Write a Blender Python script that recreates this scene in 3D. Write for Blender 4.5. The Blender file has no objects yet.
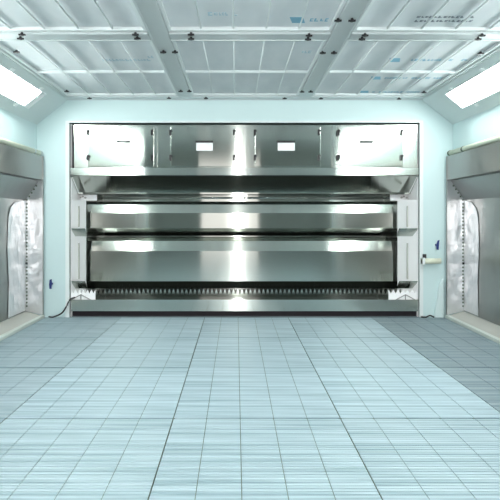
import bpy, bmesh, math, random
from mathutils import Vector, Matrix
random.seed(7)
SC = bpy.context.scene
COL = SC.collection

# ------------------------------------------------------------------ camera, world, light, exposure
CX, CZ, F = -0.11, 1.25, 480.0            # eye position; focal length in pixels of a 500 px frame
cam_d = bpy.data.cameras.new('camera'); cam = bpy.data.objects.new('camera', cam_d); COL.objects.link(cam)
cam.location = (CX, 0, CZ); cam.rotation_euler = (math.pi/2, 0, 0)
cam_d.sensor_width = 36; cam_d.lens = F/500*36
cam_d.shift_x = 14/500; cam_d.shift_y = -33/500
cam_d.clip_start = .05
SC.camera = cam
SC.view_settings.view_transform = 'Standard'; SC.view_settings.look = 'None'
SC.view_settings.gamma = 1; SC.view_settings.use_curve_mapping = False
SC.view_settings.exposure = 0.46
LIGHT = 18.0
w = bpy.data.worlds.new('World'); SC.world = w; w.use_nodes = True
bg = w.node_tree.nodes['Background']; bg.inputs[0].default_value = (1.0, .95, .93, 1); bg.inputs[1].default_value = 1.2
fl = bpy.data.lights.new('camera_flash', 'AREA'); fl.shape = 'DISK'; fl.size = .06; fl.energy = 27; fl.spread = math.radians(110); fl.color = (1, .98, .97)
flo = bpy.data.objects.new('camera_flash', fl); COL.objects.link(flo)
flo.location = (CX + .05, -.12, CZ + .16); flo.rotation_euler = (math.pi/2, 0, 0)

# ------------------------------------------------------------------ materials
def mat(name, col, rough=.5, metal=0., aniso=0., tang=None, emit=None, noise=None, bump=None, spec=None, rough_noise=None):
    m = bpy.data.materials.new(name); m.use_nodes = True
    nt = m.node_tree; b = nt.nodes['Principled BSDF']; L = nt.links.new
    b.inputs['Base Color'].default_value = (*col, 1); b.inputs['Roughness'].default_value = rough
    b.inputs['Metallic'].default_value = metal
    if spec is not None: b.inputs['Specular IOR Level'].default_value = spec
    if aniso:
        b.inputs['Anisotropic'].default_value = aniso
        c = nt.nodes.new('ShaderNodeCombineXYZ')
        for k in range(3): c.inputs[k].default_value = tang[k]
        L(c.outputs[0], b.inputs['Tangent'])
    if emit:
        b.inputs['Emission Color'].default_value = (*emit[0], 1); b.inputs['Emission Strength'].default_value = emit[1]
    def tex(scale, detail=3):
        tc = nt.nodes.new('ShaderNodeTexCoord'); mp = nt.nodes.new('ShaderNodeMapping'); n = nt.nodes.new('ShaderNodeTexNoise')
        mp.inputs['Scale'].default_value = scale; n.inputs['Scale'].default_value = 1; n.inputs['Detail'].default_value = detail
        L(tc.outputs['Object'], mp.inputs[0]); L(mp.outputs[0], n.inputs['Vector']); return n
    if noise:                                  # (scale xyz, second colour)
        n = tex(noise[0]); r = nt.nodes.new('ShaderNodeValToRGB')
        r.color_ramp.elements[0].position = .35; r.color_ramp.elements[1].position = .65
        r.color_ramp.elements[0].color = (*col, 1); r.color_ramp.elements[1].color = (*noise[1], 1)
        L(n.outputs[0], r.inputs[0]); L(r.outputs[0], b.inputs['Base Color'])
    if bump:                                   # (scale xyz, strength, distance)
        n = tex(bump[0], 2); bp = nt.nodes.new('ShaderNodeBump')
        bp.inputs['Strength'].default_value = bump[1]; bp.inputs['Distance'].default_value = bump[2]
        L(n.outputs[0], bp.inputs['Height']); L(bp.outputs[0], b.inputs['Normal'])
    return m

STEEL = (.55, .58, .54)
M = {}
M['wall'] = mat('pale_wall_panel', (.60, .745, .75), .45, noise=((.4, .4, .3), (.58, .73, .735)))
M['front'] = mat('grey_front_panel', (.16, .185, .175), .5)
M['ceiling'] = mat('pale_ceiling_sheet', (.66, .76, .76), .5)
M['slope'] = mat('pale_sloped_sheet', (.58, .665, .665), .5)
M['pit'] = mat('pit_floor', (.18, .23, .25), .8)
M['trim'] = mat('pale_trim', (.62, .74, .74), .35)
M['grate'] = mat('galvanised_grating', (.30, .41, .45), .45, .1, noise=((.9, 30, 6), (.50, .62, .66)))
M['grate_bar'] = mat('grating_bar', (.16, .20, .16), .7, .2)
M['steel'] = mat('brushed_stainless', STEEL, .115, 1, 1.0, (0, .2, 1), bump=((1.6, 1.1, .5), .05, .01))
M['steel_flat'] = mat('polished_stainless', (.56, .59, .56), .13, 1, 1.0, (0, .2, 1), bump=((1.5, 1.2, .5), .12, .01))
M['steel_door'] = mat('door_stainless', STEEL, .085, 1, 1.0, (0, .2, 1), bump=((1.6, 1.1, .5), .05, .01))
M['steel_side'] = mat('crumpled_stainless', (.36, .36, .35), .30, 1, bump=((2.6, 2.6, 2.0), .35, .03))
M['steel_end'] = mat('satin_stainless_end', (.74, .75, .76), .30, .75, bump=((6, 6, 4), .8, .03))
M['bright'] = mat('bright_white', (.93, .93, .935), .35, 0.0)  # near-white; the strong light on the unit's ends put into the colour
M['dark'] = mat('black_plastic', (.012, .012, .014), .4)
M['gap'] = mat('dark_recess', (.02, .015, .02), .8)
M['water'] = mat('dark_wash_water', (.03, .035, .03), .04)
M['white'] = mat('white_powder_coat', (.74, .80, .80), .35)
M['filter'] = mat('filter_cloth', (.66, .71, .73), .9, noise=((5, 2, 2), (.73, .77, .785)), bump=((60, 60, 60), .15, .004))
M['beam'] = mat('galvanised_beam', (.58, .635, .64), .45, .25)
M['diffuser'] = mat('lit_diffuser', (.9, .95, .95), .4, emit=((.955, 1, .99), LIGHT))
M['cream'] = mat('cream_pipe', (.72, .75, .60), .4)
M['ledge'] = mat('dusty_ledge', (.42, .42, .38), .6, noise=((3, 1.2, 3), (.50, .50, .46)))
M['kerb'] = mat('pale_kerb', (.55, .60, .55), .5)
M['blue'] = mat('blue_plastic', (.012, .03, .16), .4)
M['print_blue'] = mat('blue_print', (.22, .45, .58), .9)
M['print_faint'] = mat('faint_print', (.42, .57, .64), .9)
M['print_black'] = mat('black_print', (.16, .19, .22), .9)

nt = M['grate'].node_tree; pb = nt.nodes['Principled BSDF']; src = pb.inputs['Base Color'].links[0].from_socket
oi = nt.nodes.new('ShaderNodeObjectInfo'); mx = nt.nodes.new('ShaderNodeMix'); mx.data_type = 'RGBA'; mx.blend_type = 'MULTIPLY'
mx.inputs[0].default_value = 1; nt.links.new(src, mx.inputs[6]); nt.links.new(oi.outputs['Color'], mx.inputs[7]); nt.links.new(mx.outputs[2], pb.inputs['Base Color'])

# ------------------------------------------------------------------ mesh helpers
class MB:
    def __init__(s): s.bm = bmesh.new()
    def box(s, x0, x1, y0, y1, z0, z1):
        v = [s.bm.verts.new((x, y, z)) for z in (z0, z1) for y in (y0, y1) for x in (x0, x1)]
        for f in ((0,2,3,1), (4,5,7,6), (0,1,5,4), (2,6,7,3), (0,4,6,2), (1,3,7,5)): s.bm.faces.new([v[i] for i in f])
        return s
    def prism(s, pts, ax, a, b):               # polygon extruded along axis: 'x' pts=(y,z), 'y' pts=(x,z), 'z' pts=(x,y)
        P = {'x': lambda p, t: (t, p[0], p[1]), 'y': lambda p, t: (p[0], t, p[1]), 'z': lambda p, t: (p[0], p[1], t)}[ax]
        A = [s.bm.verts.new(P(p, a)) for p in pts]; B = [s.bm.verts.new(P(p, b)) for p in pts]
        s.bm.faces.new(A); s.bm.faces.new(B[::-1]); n = len(pts)
        for i in range(n): s.bm.faces.new((A[i], B[i], B[(i+1) % n], A[(i+1) % n]))
        return s
    def sheet(s, line, ax, a, b, t):           # open polyline given thickness t (offset to its left), extruded
        L = [Vector((p[0], p[1])) for p in line]; off = []
        for i, p in enumerate(L):
            d0 = (L[i]-L[i-1]).normalized() if i else (L[1]-L[0]).normalized()
            d1 = (L[i+1]-L[i]).normalized() if i < len(L)-1 else d0
            n = Vector((-(d0.y+d1.y), d0.x+d1.x))
            n.normalize(); c = max(.4, n.dot(Vector((-d1.y, d1.x))))
            off.append(p + n*(t/c))
        return s.prism([tuple(p) for p in L] + [tuple(p) for p in off[::-1]], ax, a, b)
    def tube(s, pts, r, n=10):
        pts = [Vector(p) for p in pts]; rings = []
        for i, p in enumerate(pts):
            d = (pts[min(i+1, len(pts)-1)] - pts[max(i-1, 0)]).normalized()
            u = d.cross(Vector((0, 0, 1)) if abs(d.z) < .9 else Vector((1, 0, 0))).normalized(); v = d.cross(u)
            rings.append([s.bm.verts.new(p + (u*math.cos(a) + v*math.sin(a))*r) for a in (2*math.pi*k/n for k in range(n))])
        for A, B in zip(rings, rings[1:]):
            for k in range(n): s.bm.faces.new((A[k], A[(k+1) % n], B[(k+1) % n], B[k]))
        s.bm.faces.new(rings[0][::-1]); s.bm.faces.new(rings[-1])
        return s
    def mesh(s, name):
        bmesh.ops.recalc_face_normals(s.bm, faces=s.bm.faces[:])
        me = bpy.data.meshes.new(name); s.bm.to_mesh(me); s.bm.free(); return me
    def build(s, name, m, parent=None, smooth=False, bevel=0):
        me = s.mesh(name); me.materials.append(M[m])
        if smooth: me.shade_smooth() if hasattr(me, 'shade_smooth') else None
        o = bpy.data.objects.new(name, me); COL.objects.link(o)
        if parent is not None:
            o.parent = parent
            base = Vector((0, 0, 0)); q = parent
            while q is not None: base += Vector(q.location); q = q.parent
            me.transform(Matrix.Translation(-base))
        if bevel:
            bv = o.modifiers.new('bevel', 'BEVEL'); bv.width = bevel; bv.segments = 2; bv.limit_method = 'ANGLE'
        return o

def thing(name, label, cat, loc=(0, 0, 0), group=None):
    o = bpy.data.objects.new(name, None); COL.objects.link(o); o.location = loc; o.empty_display_size = .1
    o['label'] = label; o['category'] = cat
    if group: o['group'] = group
    return o
def tag(o, label, cat, group=None):
    o['label'] = label; o['category'] = cat
    if group: o['group'] = group
    return o
def struct(o): o['kind'] = 'structure'; return o
def X(px, d=6.0): return (px-236)/F*d + CX
def Z(py, d=6.0): return CZ - (py-217)/F*d

# ------------------------------------------------------------------ the room
YB, YF = 6.0, -.75                        # back wall face, front wall face
OX0, OX1, OZ1 = X(67), X(421.5), Z(122)   # opening of the wash unit in the back wall
HC = 2.74                                 # ceiling height
b = MB(); b.box(-2.8, OX0, YB, YB+.08, -.3, 2.9); b.box(OX1, 2.8, YB, YB+.08, -.3, 2.9); b.box(OX0, OX1, YB, YB+.08, OZ1, 2.9)
struct(b.build('wall_back', 'wall'))
for s, nm in ((-1, 'wall_left'), (1, 'wall_right')):
    b = MB(); x = lambda v: s*v
    def bx(a, c, y0, y1, z0, z1): b.box(min(x(a), x(c)), max(x(a), x(c)), y0, y1, z0, z1)
    bx(2.6, 2.8, YF, YB, 2.03, 2.41)
    bx(2.73, 2.8, YF, YB, -.3, 2.03)
    bx(2.6, 2.73, 5.945, YB, -.3, 2.03)
    bx(2.6, 2.73, YF, .3, -.3, 2.03)
    struct(b.build(nm, 'wall'))
b = MB(); DX0, DX1, DZ = -1.10, .52, 2.35
b.box(-2.8, DX0, YF-.08, YF, -.3, 2.9); b.box(DX1, 2.8, YF-.08, YF, -.3, 2.9); b.box(DX0, DX1, YF-.08, YF, DZ, 2.9)
struct(b.build('wall_front', 'front'))
# ceiling sheet above the filters with its two sloping sides, cut open for the light boxes
SL = ((2.2, 2.725), (2.6, 2.405))         # (x, z) of the slope's upper and lower edge
def slope_pt(s, t, off=0):                # t=0 lower edge, t=1 upper edge; off goes up and out, behind the sheet
    n = Vector((.32, .40)).normalized()
    return (s*(SL[1][0] + (SL[0][0]-SL[1][0])*t + n.x*off), SL[1][1] + (SL[0][1]-SL[1][1])*t + n.y*off)
LT0, LT1, LY0, LY1 = .27, .80, .30, 5.50
b = MB(); b.box(-2.35, 2.35, YF, YB, 2.80, 2.9)
struct(b.build('ceiling', 'ceiling'))
for s, nm in ((-1, 'trim_1'), (1, 'trim_2')):
    b = MB()
    def slab(t0, t1, y0, y1): b.prism([slope_pt(s, t0), slope_pt(s, t1), slope_pt(s, t1, .03), slope_pt(s, t0, .03)], 'y', y0, y1)
    slab(0, LT0, YF, YB); slab(LT1, 1, YF, YB); slab(LT0, LT1, LY1, YB); slab(LT0, LT1, YF, LY0)
    struct(b.build(nm, 'slope'))
b = MB(); b.box(-2.8, 2.8, YF, 7.1, -.36, -.3)                 # pit floor under the gratings, concrete apron at the entrance
b.box(-2.47, 2.47, YF, 1.98, -.3, -.005); b.box(-2.8, 2.8, -4, YF-.08, -.3, -.005)
struct(b.build('floor', 'pit'))
b = MB()                                   # unseen shell added behind the wash unit to shut out world light
b.box(OX0-.13, OX0-.03, YB+.08, 7.1, -.3, 2.6); b.box(OX1+.03, OX1+.13, YB+.08, 7.1, -.3, 2.6)
b.box(OX0-.13, OX1+.13, 7.1, 7.2, -.3, 2.6); b.box(OX0-.03, OX1+.03, YB+.08, 7.1, OZ1+.01, 2.6); b.box(OX0-.03, OX1+.03, 6.0, 7.1, -.3, -.003)
struct(b.build('wall_light_shield', 'pit'))
# steel angle round the wash unit's opening and the joints of the wall panels
b = MB()
b.box(OX0-.012, OX0+.035, 5.975, 5.999, 0, OZ1+.012); b.box(OX1-.03, OX1+.012, 5.975, 5.999, 0, OZ1+.012); b.box(OX0+.035, OX1-.03, 5.975, 5.999, OZ1-.012, OZ1+.012)
struct(b.build('trim_3', 'white'))

# ------------------------------------------------------------------ floor gratings, five columns, five rows in view
def grating_mesh(x0, x1, bars):
    """slats run across; bars = x of the long bars; local origin at the middle of the tile's near edge"""
    g = MB()
    edges = [x0] + [v for v in bars if x0+.02 < v < x1-.02] + [x1]
    n = 40
    for i in range(n):
        y = .006 + i*(.988/n)
        for a, c in zip(edges, edges[1:]):
            g.box(a+.0022, c-.0022, y+.001, y+.0205, -.028, 0)
    k = MB()
    for v in edges:
        vv = min(max(v, x0+.004), x1-.004); k.box(vv-.0035, vv+.0035, .002, .994, -.034, -.004)
    return g.mesh('grating'), k.mesh('long_bars')
TW = 1.04
cols = [(-2.49, -1.5*TW+.0), (-1.5*TW, -.5*TW), (-.5*TW, .5*TW), (.5*TW, 1.5*TW), (1.5*TW, 2.49)]
off = .02
rown = ['first row from the wash unit', 'second row from the wash unit', 'third row from the wash unit', 'fourth row from the wash unit', 'fifth row from the wash unit']
coln = ['leftmost column', 'second column from left', 'middle column', 'second column from right', 'rightmost column']
protos = []
for ci, (a, c) in enumerate(cols):
    a2 = a + (off if ci else 0); c2 = c + (off if ci < 4 else 0)
    m0 = (a2+c2)/2; wd = c2-a2
    st = a2 if ci else c2 - 5*TW/5
    bars = [st - m0 + TW/5*k for k in range(-1, 7)]
    m1, m2 = grating_mesh(-wd/2+.0015, wd/2-.0015, bars)
    m1.materials.append(M['grate']); m2.materials.append(M['grate_bar'])
    protos.append((m0, m1, m2))
first = {}
for ri in range(4):
    for ci in range(5):
        m0, m1, m2 = protos[ci]
        if ci not in first:
            t = thing('floor_grating', '', 'grating')
            g = bpy.data.objects.new('slats', m1); COL.objects.link(g); g.parent = t
            k = bpy.data.objects.new('long_bar_frame', m2); COL.objects.link(k); k.parent = t
            first[ci] = t
        else:
            t = first[ci].copy(); COL.objects.link(t)
            for ch in first[ci].children:
                cc = ch.copy(); COL.objects.link(cc); cc.parent = t
        v = (.84, .96, 1.0, 1.0, .66)[ci]*random.uniform(.92, 1.04)        # random tone per tile, darker in the outer columns
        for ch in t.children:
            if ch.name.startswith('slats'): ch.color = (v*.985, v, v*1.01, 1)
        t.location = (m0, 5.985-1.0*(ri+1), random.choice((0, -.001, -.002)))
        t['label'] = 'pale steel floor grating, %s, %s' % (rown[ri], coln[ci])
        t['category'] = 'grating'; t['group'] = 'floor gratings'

# ------------------------------------------------------------------ water-wash spray unit in the back wall
wu = thing('wash_unit', 'large stainless steel water-wash spray unit filling the opening in the back wall', 'spray unit', (0, 6.5, 0))
L0, R0 = X(71), X(418)
YW = 7.0
def part(b, name, m, parent=wu, **k): return b.build(name, m, parent, **k)
def sheetx(line, name, m, x0=L0, x1=R0, t=.004, parent=wu, px=True, **k):
    pts = [(d, Z(v, d)) if px else (d, v) for d, v in line]
    return part(MB().sheet(pts, 'x', x0, x1, t), name, m, parent, **k)
b = MB(); b.box(L0-.006, R0+.006, YW, YW+.01, 0, OZ1-.02); part(b, 'back_panel', 'steel')
for xa, xb in ((L0-.012, L0-.002), (R0+.002, R0+.012)):
    part(MB().box(xa, xb, 6.02, YW, 0, OZ1-.02), 'side_panel', 'bright')
# header with four access doors
hd = part(MB().box(X(74), X(417), 6.0, 6.5, Z(168), Z(125)), 'header_box', 'steel')
part(MB().box(L0, X(74)-.002, 6.05, 6.06, Z(168), Z(125)), 'end_gap', 'gap', hd)
part(MB().box(X(75), X(88.5), 5.992, 5.999, Z(167.5), Z(125.5)), 'cover_strip', 'steel_flat', hd)
part(MB().box(X(402.5), X(416), 5.992, 5.999, Z(167.5), Z(125.5)), 'cover_strip', 'steel_flat', hd)
for px in (156.6, 245, 333): part(MB().box(X(px-1), X(px+.6), 5.984, 5.999, Z(167.5), Z(125.5)), 'divider_bar', 'steel_flat', hd)
door_x = ((89, 154), (171, 235.5), (255, 320), (338, 402))
slot_x = ((118, 131), (196.5, 213), (277.5, 294.5), (359.5, 372))
for i, ((a, c), (s0, s1)) in enumerate(zip(door_x, slot_x)):
    dr = MB().prism([(5.979, Z(166.4)), (5.966, Z(127)), (5.992, Z(127)), (5.992, Z(166.4))], 'x', X(a), X(c)).build('access_door', 'steel_door', wu, bevel=.003)
    for lx in (a-.5, c-1.8):
        for ly in (133, 158):
            b = MB(); b.box(X(lx-.8), X(lx+1.2), 5.948, 5.978, Z(ly+2.8), Z(ly-2.8)); b.box(X(lx-.2), X(lx+2), 5.942, 5.949, Z(ly-.6), Z(ly-2.6))
            b.build('latch', 'dark', dr, bevel=.003)
    h = MB()
    h.box(X(s0), X(s1), 5.964, 5.978, Z(151), Z(143))
    hh = h.build('pull_plate', 'bright' if i != 0 else 'steel_flat', dr)
    MB().box(X(s0-.8), X(s1+.2), 5.954, 5.978, Z(143.2), Z(141.2)).build('pull_lip', 'dark', dr)
# lower flange of the header and the hood that slopes down into the unit
sheetx(((5.99, 168.0), (5.985, 175.2)), 'header_flange', 'steel_flat', t=-.004)
hood = sheetx(((5.985, 175.6), (6.25, 192.4), (6.25, 194)), 'hood', 'steel_door', t=-.004)
for xa, xb in ((X(72.2), X(78.5, 6.24)), (X(417), X(409.5, 6.24))):
    part(MB().tube([(xa, 6.0, Z(177)), (xb, 6.24, Z(191.8, 6.24)-.008)], .006, 6), 'edge_seam', 'bright', hood)
# spray pipe
zp = Z(197.8, 6.43)
sp = part(MB().tube([(X(88, 6.43), 6.43, zp), (X(396, 6.43), 6.43, zp)], .012, 10), 'spray_pipe', 'steel_flat', smooth=True)
for px in (242.8, 246.4): part(MB().box(X(px-.6, 6.4), X(px+.6, 6.4), 6.40, 6.415, Z(200, 6.4), Z(193.5, 6.4)), 'pipe_hanger', 'steel_side', sp)
sheetx(((6.50, 193.6), (6.50, 201.5)), 'trough_back', 'steel', t=.004)
# two water-curtain baffles
sheetx(((6.54, 199.8), (6.44, 204.6), (6.42, 213), (6.42, 228.2), (6.60, 235.8), (6.60, 236.6)), 'curtain_baffle', 'steel', t=.004)
sheetx(((6.54, 237.2), (6.45, 241), (6.42, 251), (6.42, 281.2), (6.56, 288.2), (6.56, 289)), 'curtain_baffle', 'steel', t=.004)
# serrated weir plate and the tank
dW = 6.24
b = MB(); n = 78; zt, zb_, z0 = Z(288.7, dW), Z(294.6, dW), .18
pts = [(L0, z0)]; stp = (R0-L0)/n
pts += [p for k in range(n) for p in ((L0+k*stp, zb_), (L0+(k+.5)*stp, zt))] + [(R0, zb_), (R0, z0)]
for k in range(n):
    b.prism([(L0+k*stp, z0), (L0+(k+1)*stp, z0), (L0+(k+1)*stp, zb_), (L0+(k+.5)*stp, zt), (L0+k*stp, zb_)], 'y', dW, dW+.004)
bmesh.ops.remove_doubles(b.bm, verts=b.bm.verts[:], dist=1e-5)
for v in b.bm.verts: v.co.y -= (v.co.z - z0)*.03
part(b, 'serrated_weir', 'steel')
for xa, xb in ((L0, X(86, 6.32)), (R0, X(397.5, 6.32))):
    ep = part(MB().prism([(xa, 6.03), (xb, 6.32), (xb, 6.326), (xa, 6.036)], 'z', Z(301)+.002, Z(200.5, 6.32)), 'end_reflector', 'bright')  # added white splay catching front light, for the brightly lit side walls
    xm = xa + (xb-xa)*.5
    for pa, pb in ((206, 227), (243, 279)): part(MB().box(xm-.006, xm+.006, 6.150, 6.178, Z(pb, 6.17), Z(pa, 6.17)), 'seam_strip', 'ledge', ep)
for xa, xb in ((L0+.001, X(86, 6.05)), (X(398, 6.05), R0-.001)):
    for pa, pb in ((228.3, 236), (281, 288.2)):
        sheetx(((6.012, pa), (6.10, pb)), 'end_lip', 'steel', xa, xb, t=-.004)
zt_, zb_ = Z(301), Z(311.2)
b = MB(); b.box(L0, R0, 6.0, 6.012, zb_, zt_); b.box(L0, R0, 6.012, 6.98, zb_, zb_+.012)
tk = part(b, 'tank', 'steel')
part(MB().box(L0+.002, R0-.002, 6.014, 6.98, zb_+.014, zt_-.012), 'wash_water', 'water', tk)
part(MB().box(L0, R0, 5.984, 6.01, Z(301)+.001, Z(299.6)), 'tank_rim', 'steel_flat', tk)
part(MB().box(L0, R0, 6.06, 6.4, .0, Z(311.2)-.002), 'kick_plate', 'gap', wu)
# bright end brackets with small fittings
for s, (a, c) in ((-1, (71.5, 97)), (1, (390, 417))):
    d = 6.36
    b = MB().box(max(L0, X(a, d)), min(R0, X(c, d)), 6.358, 6.370, Z(200.5, d), Z(194.6, d)); bk = part(b, 'pipe_bracket', 'bright')
    cx = X(83 if s < 0 else 403.5, d)
    for dx, dz in ((-.03, 0), (0, .012), (.035, -.004)):
        part(MB().tube([(cx+dx, 6.335, Z(197.5, d)+dz), (cx+dx, 6.358, Z(197.5, d)+dz)], .012, 8), 'pipe_fitting', 'steel_side', bk)
    d = 6.02; xa, xb = max(L0, X(71.5 if s < 0 else 388.5, d)), min(R0, X(95.5 if s < 0 else 417, d))
    b = MB(); m = 6; st = (xb-xa)/m; zl, zh, z0 = Z(293.5, d), Z(289.5, d), Z(301, 6.0)+.003
    for k in range(m): b.prism([(xa+k*st, z0), (xa+(k+1)*st, z0), (xa+(k+1)*st, zh), (xa+(k+.5)*st, zl), (xa+k*st, zh)], 'y', 6.016, 6.022)
    bmesh.ops.remove_doubles(b.bm, verts=b.bm.verts[:], dist=1e-5)
    bk = part(b, 'tank_bracket', 'bright')
    xm = (xa+xb)/2 + .03*s
    b = MB()
    for e in (-1, 1): b.tube([(xm, 6.010, Z(294.5, d)), (xm+e*.13, 6.006, Z(300, d))], .006, 6)
    b.tube([(xm, 6.010, Z(294.5, d)), (xm, 6.010, Z(300, d))], .006, 6)
    part(b, 'strut', 'steel_side', bk)

# ------------------------------------------------------------------ ceiling: filters, beams, clamps
bay = [(-2.16, -.815), (-.645, .645), (.815, 2.16)]
rows = [(3.99, 5.83), (1.95, 3.81)]
bayn = ['beside the left light box', 'over the middle of the room', 'beside the right light box']
marks = {}                                 # (bay, row): list of (px, py, length px, kind)
marks[(2, 0)] = [(388, 60, 1.0, 'print_blue'), (370, 78, .95, 'print_blue'), (359, 92, .95, 'print_blue')]
marks[(0, 0)] = [(100, 60, .45, 'print_faint'), (148, 57, .4, 'print_faint')]
marks[(1, 0)] = [(302, 52, .5, 'print_faint')]
marks[(2, 1)] = [(415, 21, .42, 'print_black'), (417, 17, .42, 'print_black')]
marks[(1, 1)] = [(289, 20, .3, 'print_blue'), (208, 14, .2, 'print_faint')]
for ri, (y0, y1) in enumerate(rows):
    for bi, (x0, x1) in enumerate(bay):
        t = thing('ceiling_filter', 'white ceiling filter panel %s, %s' % (bayn[bi], 'nearest the back wall' if ri == 0 else 'in front of the cross beam'),
                  'ceiling filter', ((x0+x1)/2, (y0+y1)/2, 2.74), 'ceiling filter panels')
        cl = MB().box(x0+.01, x1-.01, y0+.01, y1-.01, 2.752, 2.775).build('filter_cloth', 'filter', t)
        for (px, py, ln, kind) in marks.get((bi, ri), []):
            d = F*(2.7505-CZ)/(217-py); xx = X(px, d); b = MB(); e = xx; h = .05 if kind != 'print_black' else .03
            rr = random.Random(int(px*7+py))
            if kind == 'print_blue':
                b.prism([(xx, d-h), (xx+.10, d-h), (xx+.13, d+h*1.1), (xx+.03, d+h*1.1)], 'z', 2.7495, 2.7519); b.build('printed_logo', kind, cl); b = MB(); e = xx+.16
            while e < min(xx+ln, x1-.06):
                wv = rr.uniform(.022, .045)
                hh = h*rr.uniform(.35, .6)
                if rr.random() > .12:
                    b.box(e, e+wv*.28, d-hh, d+hh, 2.7495, 2.7519); b.box(e+wv*.28, e+wv*.7, d+hh*.5, d+hh, 2.7495, 2.7519)
                    if rr.random() > .5: b.box(e+wv*.28, e+wv*.7, d-hh, d-hh*.6, 2.7495, 2.7519)
                elif len(b.bm.verts): b.build('printed_word', kind, cl); b = MB()
                e += wv
            if len(b.bm.verts): b.build('printed_word', kind, cl)
        b = MB(); f = .028
        b.box(x0, x1, y0, y0+f, 2.722, 2.75); b.box(x0, x1, y1-f, y1, 2.722, 2.75)
        b.box(x0, x0+f*.8, y0+f, y1-f, 2.722, 2.75); b.box(x1-f*.8, x1, y0+f, y1-f, 2.722, 2.75)
        b.build('filter_frame', 'white', t)
        ym = 4.92 if ri == 0 else (y0+y1)/2
        MB().box(x0+f*.8, x1-f*.8, ym-.018, ym+.018, 2.726, 2.75).build('cross_bar', 'white', t)
        for k in range(1, 5):
            xr = x0+(x1-x0)*k/5
            MB().tube([(xr, y0+f, 2.737), (xr, y1-f, 2.737)], .0085 if bi != 1 else .006, 8).build('support_rod', 'white', t, smooth=True)
def knob(px, py, parent, zb):
    d = F*(zb-.012-CZ)/(217-py); xx = X(px, d); b = MB()
    b.tube([(xx, d, zb), (xx, d, zb-.012)], .010, 8); b.tube([(xx, d, zb-.010), (xx, d, zb-.024)], .015, 10)
    b.box(xx-.026, xx+.026, d-.008, d+.008, zb-.023, zb-.012)
    b.build('clamp_knob', 'dark', parent)
def beam(x0, x1, y0, y1, label, ks, zb=2.712, grp='ceiling beams'):
    o = MB().box(x0, x1, y0, y1, zb, 2.79).build('ceiling_beam', 'beam'); tag(o, label, 'beam', grp)
    b = MB()
    if y1-y0 > x1-x0:
        b.box(x0+.004, x0+.016, y0, y1, zb-.006, zb); b.box(x1-.016, x1-.004, y0, y1, zb-.006, zb)
    else:
        b.box(x0, x1, y0+.004, y0+.016, zb-.006, zb); b.box(x0, x1, y1-.016, y1-.004, zb-.006, zb)
    b.build('edge_lip', 'beam', o)
    for px, py in ks: knob(px, py, o, zb)
beam(-.81, -.65, 1.95, 5.83, 'long grey ceiling beam left of the middle, running towards the back wall', [(163.3, 51.7), (175, 51.7), (180.7, 91), (189.3, 91)])
beam(.65, .81, 1.95, 5.83, 'long grey ceiling beam right of the middle, running towards the back wall', [(322.7, 52.5), (334, 52.5), (302, 91.5), (310.7, 91.5), (338, 20), (352, 20)])
beam(-2.16, -.815, 3.82, 3.98, 'short grey ceiling cross beam beside the left light box', [(135.5, 34), (137.5, 38), (22, 34), (20.5, 38)])
beam(-.645, .645, 3.82, 3.98, 'short grey ceiling cross beam between the two long beams', [(191, 34), (191, 38.5), (309, 35), (308, 38.8)])
beam(.815, 2.16, 3.82, 3.98, 'short grey ceiling cross beam beside the right light box', [(362, 38.6), (365, 34.8), (478, 38.6), (482, 35)])
beam(-2.215, -2.165, 1.95, 5.83, 'slim grey ceiling edge rail along the left light box', [(66.7, 91), (16.5, 51.5)], 2.714, 'ceiling edge rails')
beam(2.165, 2.215, 1.95, 5.83, 'slim grey ceiling edge rail along the right light box', [(424, 92), (480.5, 53)], 2.714, 'ceiling edge rails')
beam(-2.215, 2.215, 5.84, 5.995, 'slim grey ceiling edge rail along the top of the back wall', [(89.5, 98), (169, 97.9), (206, 97.9), (284.7, 98.2), (321, 98.3), (399, 98.6)], 2.714, 'ceiling edge rails')

# ------------------------------------------------------------------ light boxes in the sloping sides
for s, nm in ((-1, 'left'), (1, 'right')):
    cx, cz = slope_pt(s, .5)
    t = thing('light_box', 'long glowing white light box set in the %s sloping edge of the ceiling' % nm, 'light', (cx, 2.9, cz), 'light boxes')
    P = lambda tt, o=0: slope_pt(s, tt, o)
    y1 = 5.37 if s < 0 else 5.48
    ns = 4
    for k in range(ns):
        a = LY0+.02+(y1-LY0-.02)*k/ns; c = LY0+.02+(y1-LY0-.02)*(k+1)/ns
        MB().prism([P(LT0+.02, .012), P(LT1-.02, .012), P(LT1-.02, .02), P(LT0+.02, .02)], 'y', a+.008*(k > 0), c-.008*(k < ns-1)).build('diffuser', 'diffuser', t)
    b = MB()
    b.prism([P(LT0, -.006), P(LT0+.025, -.006), P(LT0+.025, .03), P(LT0, .03)], 'y', LY0, LY1)
    b.prism([P(LT1-.025, -.006), P(LT1, -.006), P(LT1, .03), P(LT1-.025, .03)], 'y', LY0, LY1)
    b.prism([P(LT0+.025, -.006), P(LT1-.025, -.006), P(LT1-.025, .03), P(LT0+.025, .03)], 'y', y1+.005, y1+.02)
    b.prism([P(LT0+.025, -.006), P(LT1-.025, -.006), P(LT1-.025, .03), P(LT0+.025, .03)], 'y', LY1-.012, LY1)
    b.build('frame', 'white', t)
    MB().prism([P(LT0, .032), P(LT1, .032), P(LT1, .08), P(LT0, .08)], 'y', LY0, LY1).build('housing', 'white', t)
    for tt, yy in ((LT0-.05, 5.22), (LT1+.04, 5.3), (LT1+.04, 4.62), (LT0-.05, 4.5)):
        MB().prism([P(tt-.035, -.014), P(tt+.035, -.014), P(tt+.035, -.001), P(tt-.035, -.001)], 'y', yy-.03, yy+.03).build('clip', 'white', t, bevel=.003)

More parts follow.
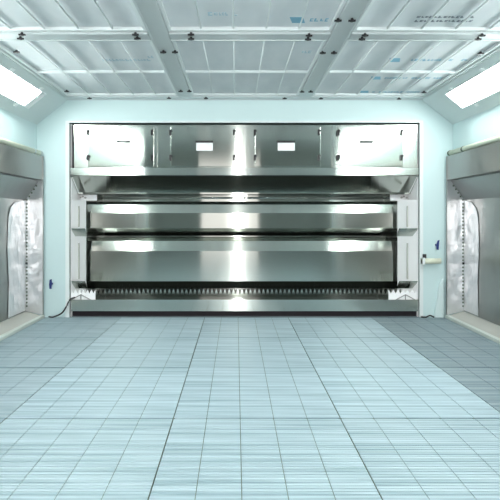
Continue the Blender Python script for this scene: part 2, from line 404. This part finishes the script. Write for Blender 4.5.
# ------------------------------------------------------------------ steel side ducts, pipes
YE, YN = 5.935, .35
for s, nm in ((-1, 'left'), (1, 'right')):
    t = thing('side_duct', 'long crumpled stainless steel side duct set into the %s wall' % nm, 'duct', (s*2.6, 3.1, 0), 'side ducts')
    S = lambda pts: [(s*a, c) for a, c in pts]
    def sh(pts, name, m, y0=YN, y1=YE, tk=.005, par=t, **k):
        return MB().sheet(S(pts), 'y', y0, y1, tk*(-s), ).build(name, m, par, **k)
    sh([(2.595, 2.0), (2.5, 2.0), (2.5, 1.71), (2.545, 1.70)], 'header_band', 'steel_side', tk=-.005)
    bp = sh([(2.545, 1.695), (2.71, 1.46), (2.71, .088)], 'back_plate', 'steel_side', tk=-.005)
    sh([(2.708, .086), (2.53, .035)], 'sloping_ledge', 'ledge', tk=-.005)
    MB().box(min(s*2.475, s*2.53), max(s*2.475, s*2.53), YN, YE, 0, .038).build('kerb', 'kerb', t, bevel=.006)
    prof = [(2.503, 2.015), (2.503, 1.715), (2.548, 1.69), (2.706, 1.455), (2.706, .092), (2.5, .04)]
    for yy in (YE-.006, YN+.002):
        ep = MB().prism(S([(2.497, 2.0), (2.595, 2.0), (2.595, 1.72), (2.708, 1.46), (2.708, .09), (2.497, .04)]), 'y', yy, yy+.005).build('end_plate', 'steel_end', t)
        if yy > 3:
            MB().box(min(s*2.490, s*2.4965), max(s*2.490, s*2.4965), YE-.012, YE+.004, .04, 2.0).build('edge_flange', 'steel_side', ep)
            spots = [(2.684, .14+k*.0435) for k in range(30)] + [(2.682-.145*k/5, 1.45+.22*k/5) for k in range(5)]
            rv = MB().box(min(s*2.684, s*2.702), max(s*2.684, s*2.702), yy-.006, yy, .14, .16).build('rivet', 'grate_bar', ep)
            for xx, z in spots[1:]:
                rc = rv.copy(); COL.objects.link(rc); rc.parent = ep; rc.location = (s*(xx-2.684), 0, z-.14)
            MB().tube([(s*2.694, yy, .68), (s*2.694, yy-.02, .68)], .012, 8).build('bolt', 'gap', ep)
    # paler corner sheet on the back plate, its outer edge flaring at the top
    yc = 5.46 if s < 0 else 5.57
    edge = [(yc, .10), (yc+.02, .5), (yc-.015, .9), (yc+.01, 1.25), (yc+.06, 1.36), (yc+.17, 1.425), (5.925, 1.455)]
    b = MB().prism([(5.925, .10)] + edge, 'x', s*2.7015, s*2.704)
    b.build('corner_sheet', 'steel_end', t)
    # cream pipe on top of the duct
    pc = MB().tube([(s*2.525, 5.93, 2.036), (s*2.525, .4, 2.036)], .031, 14).build('cream_pipe', 'cream', smooth=True)
    tag(pc, 'cream round pipe running along the top of the %s steel duct' % nm, 'pipe', 'cream wall pipes')
    for yy in (5.90, 5.55 if s > 0 else 5.72):
        b = MB(); b.tube([(s*2.525, yy-.015, 2.036), (s*2.525, yy+.015, 2.036)], .035, 12); b.box(min(s*2.545, s*2.597), max(s*2.545, s*2.597), yy-.012, yy+.012, 2.028, 2.044)
        b.build('pipe_clamp', 'beam' if s < 0 else 'grate_bar', pc)

# ------------------------------------------------------------------ small fittings on the back wall
def valve(px, py, label, lean):
    d = 5.97; x0, z0 = X(px, d), Z(py, d)
    o = thing('wall_valve', label, 'valve', (x0, d, z0), 'blue wall valves')
    MB().tube([(x0, 5.999, z0), (x0, 5.955, z0)], .014, 10).build('body', 'blue', o)
    MB().prism([(x0-.014, z0-.055), (x0+.010, z0-.06), (x0+.016, z0+.02), (x0+.012+lean, z0+.065), (x0-.012+lean, z0+.055), (x0-.018, z0+.0)], 'y', 5.942, 5.956).build('lever', 'blue', o, bevel=.003)
valve(51.3, 284, 'small dark blue valve low on the back wall, left of the wash unit', 0)
valve(437, 245, 'small dark blue valve on the back wall above the short cream pipe', .01)
d = 5.95; zz = Z(261, d)
o = thing('short_pipe', 'short horizontal cream pipe on the back wall right of the wash unit', 'pipe', (X(430), d, zz))
MB().tube([(X(421.5, d), d, zz), (X(440.5, d), d, zz)], .034, 14).build('pipe', 'cream', o, smooth=True)
MB().tube([(X(424.5, d), d, zz+.034), (X(424.5, d), d, zz+.085)], .022, 10).build('fitting', 'dark', o)
MB().box(X(421.5, d), X(424, d), d-.04, d+.045, zz-.042, zz+.042).build('wall_bracket', 'white', o)
o = MB().prism([(X(433), 0), (X(442), 0), (X(442), Z(278)), (X(438), Z(286))], 'y', 5.955, 5.998).build('corner_upstand', 'trim', bevel=.004)
tag(o, 'pale green corner upstand on the floor by the right steel duct', 'upstand')
b = MB().prism([(X(437), Z(281)), (X(442), Z(281)), (X(442), Z(277)), (X(439), Z(276))], 'y', 5.94, 5.953)
def curve_pts(c, n=6):
    out = []; c = [Vector(p) for p in c]
    for i in range(len(c)-1):
        p0, p1, p2, p3 = c[max(i-1, 0)], c[i], c[i+1], c[min(i+2, len(c)-1)]
        for k in range(n):
            u = k/n
            out.append(.5*((2*p1)+(p2-p0)*u+(2*p0-5*p1+4*p2-p3)*u*u+(3*p1-p0-3*p2+p3)*u**3))
    return out + [c[-1]]
b.bm.free()
o = MB().tube(curve_pts([(X(76), 5.965, Z(297)), (X(71), 5.96, Z(299)), (X(67.5), 5.955, Z(306)), (X(63), 5.95, Z(312.5)), (X(55), 5.95, .012), (X(50), 5.96, .012)]), .009, 8).build('black_hose', 'dark', smooth=True)
tag(o, 'thin black hose curling down to the floor left of the wash unit', 'hose')
o = MB().tube(curve_pts([(X(419.5), 5.955, .012), (X(424), 5.94, .012), (X(428), 5.94, .03), (X(432), 5.94, .012)]), .010, 8).build('black_cable', 'dark', smooth=True)
tag(o, 'short black cable lying on the floor right of the wash unit', 'cable')
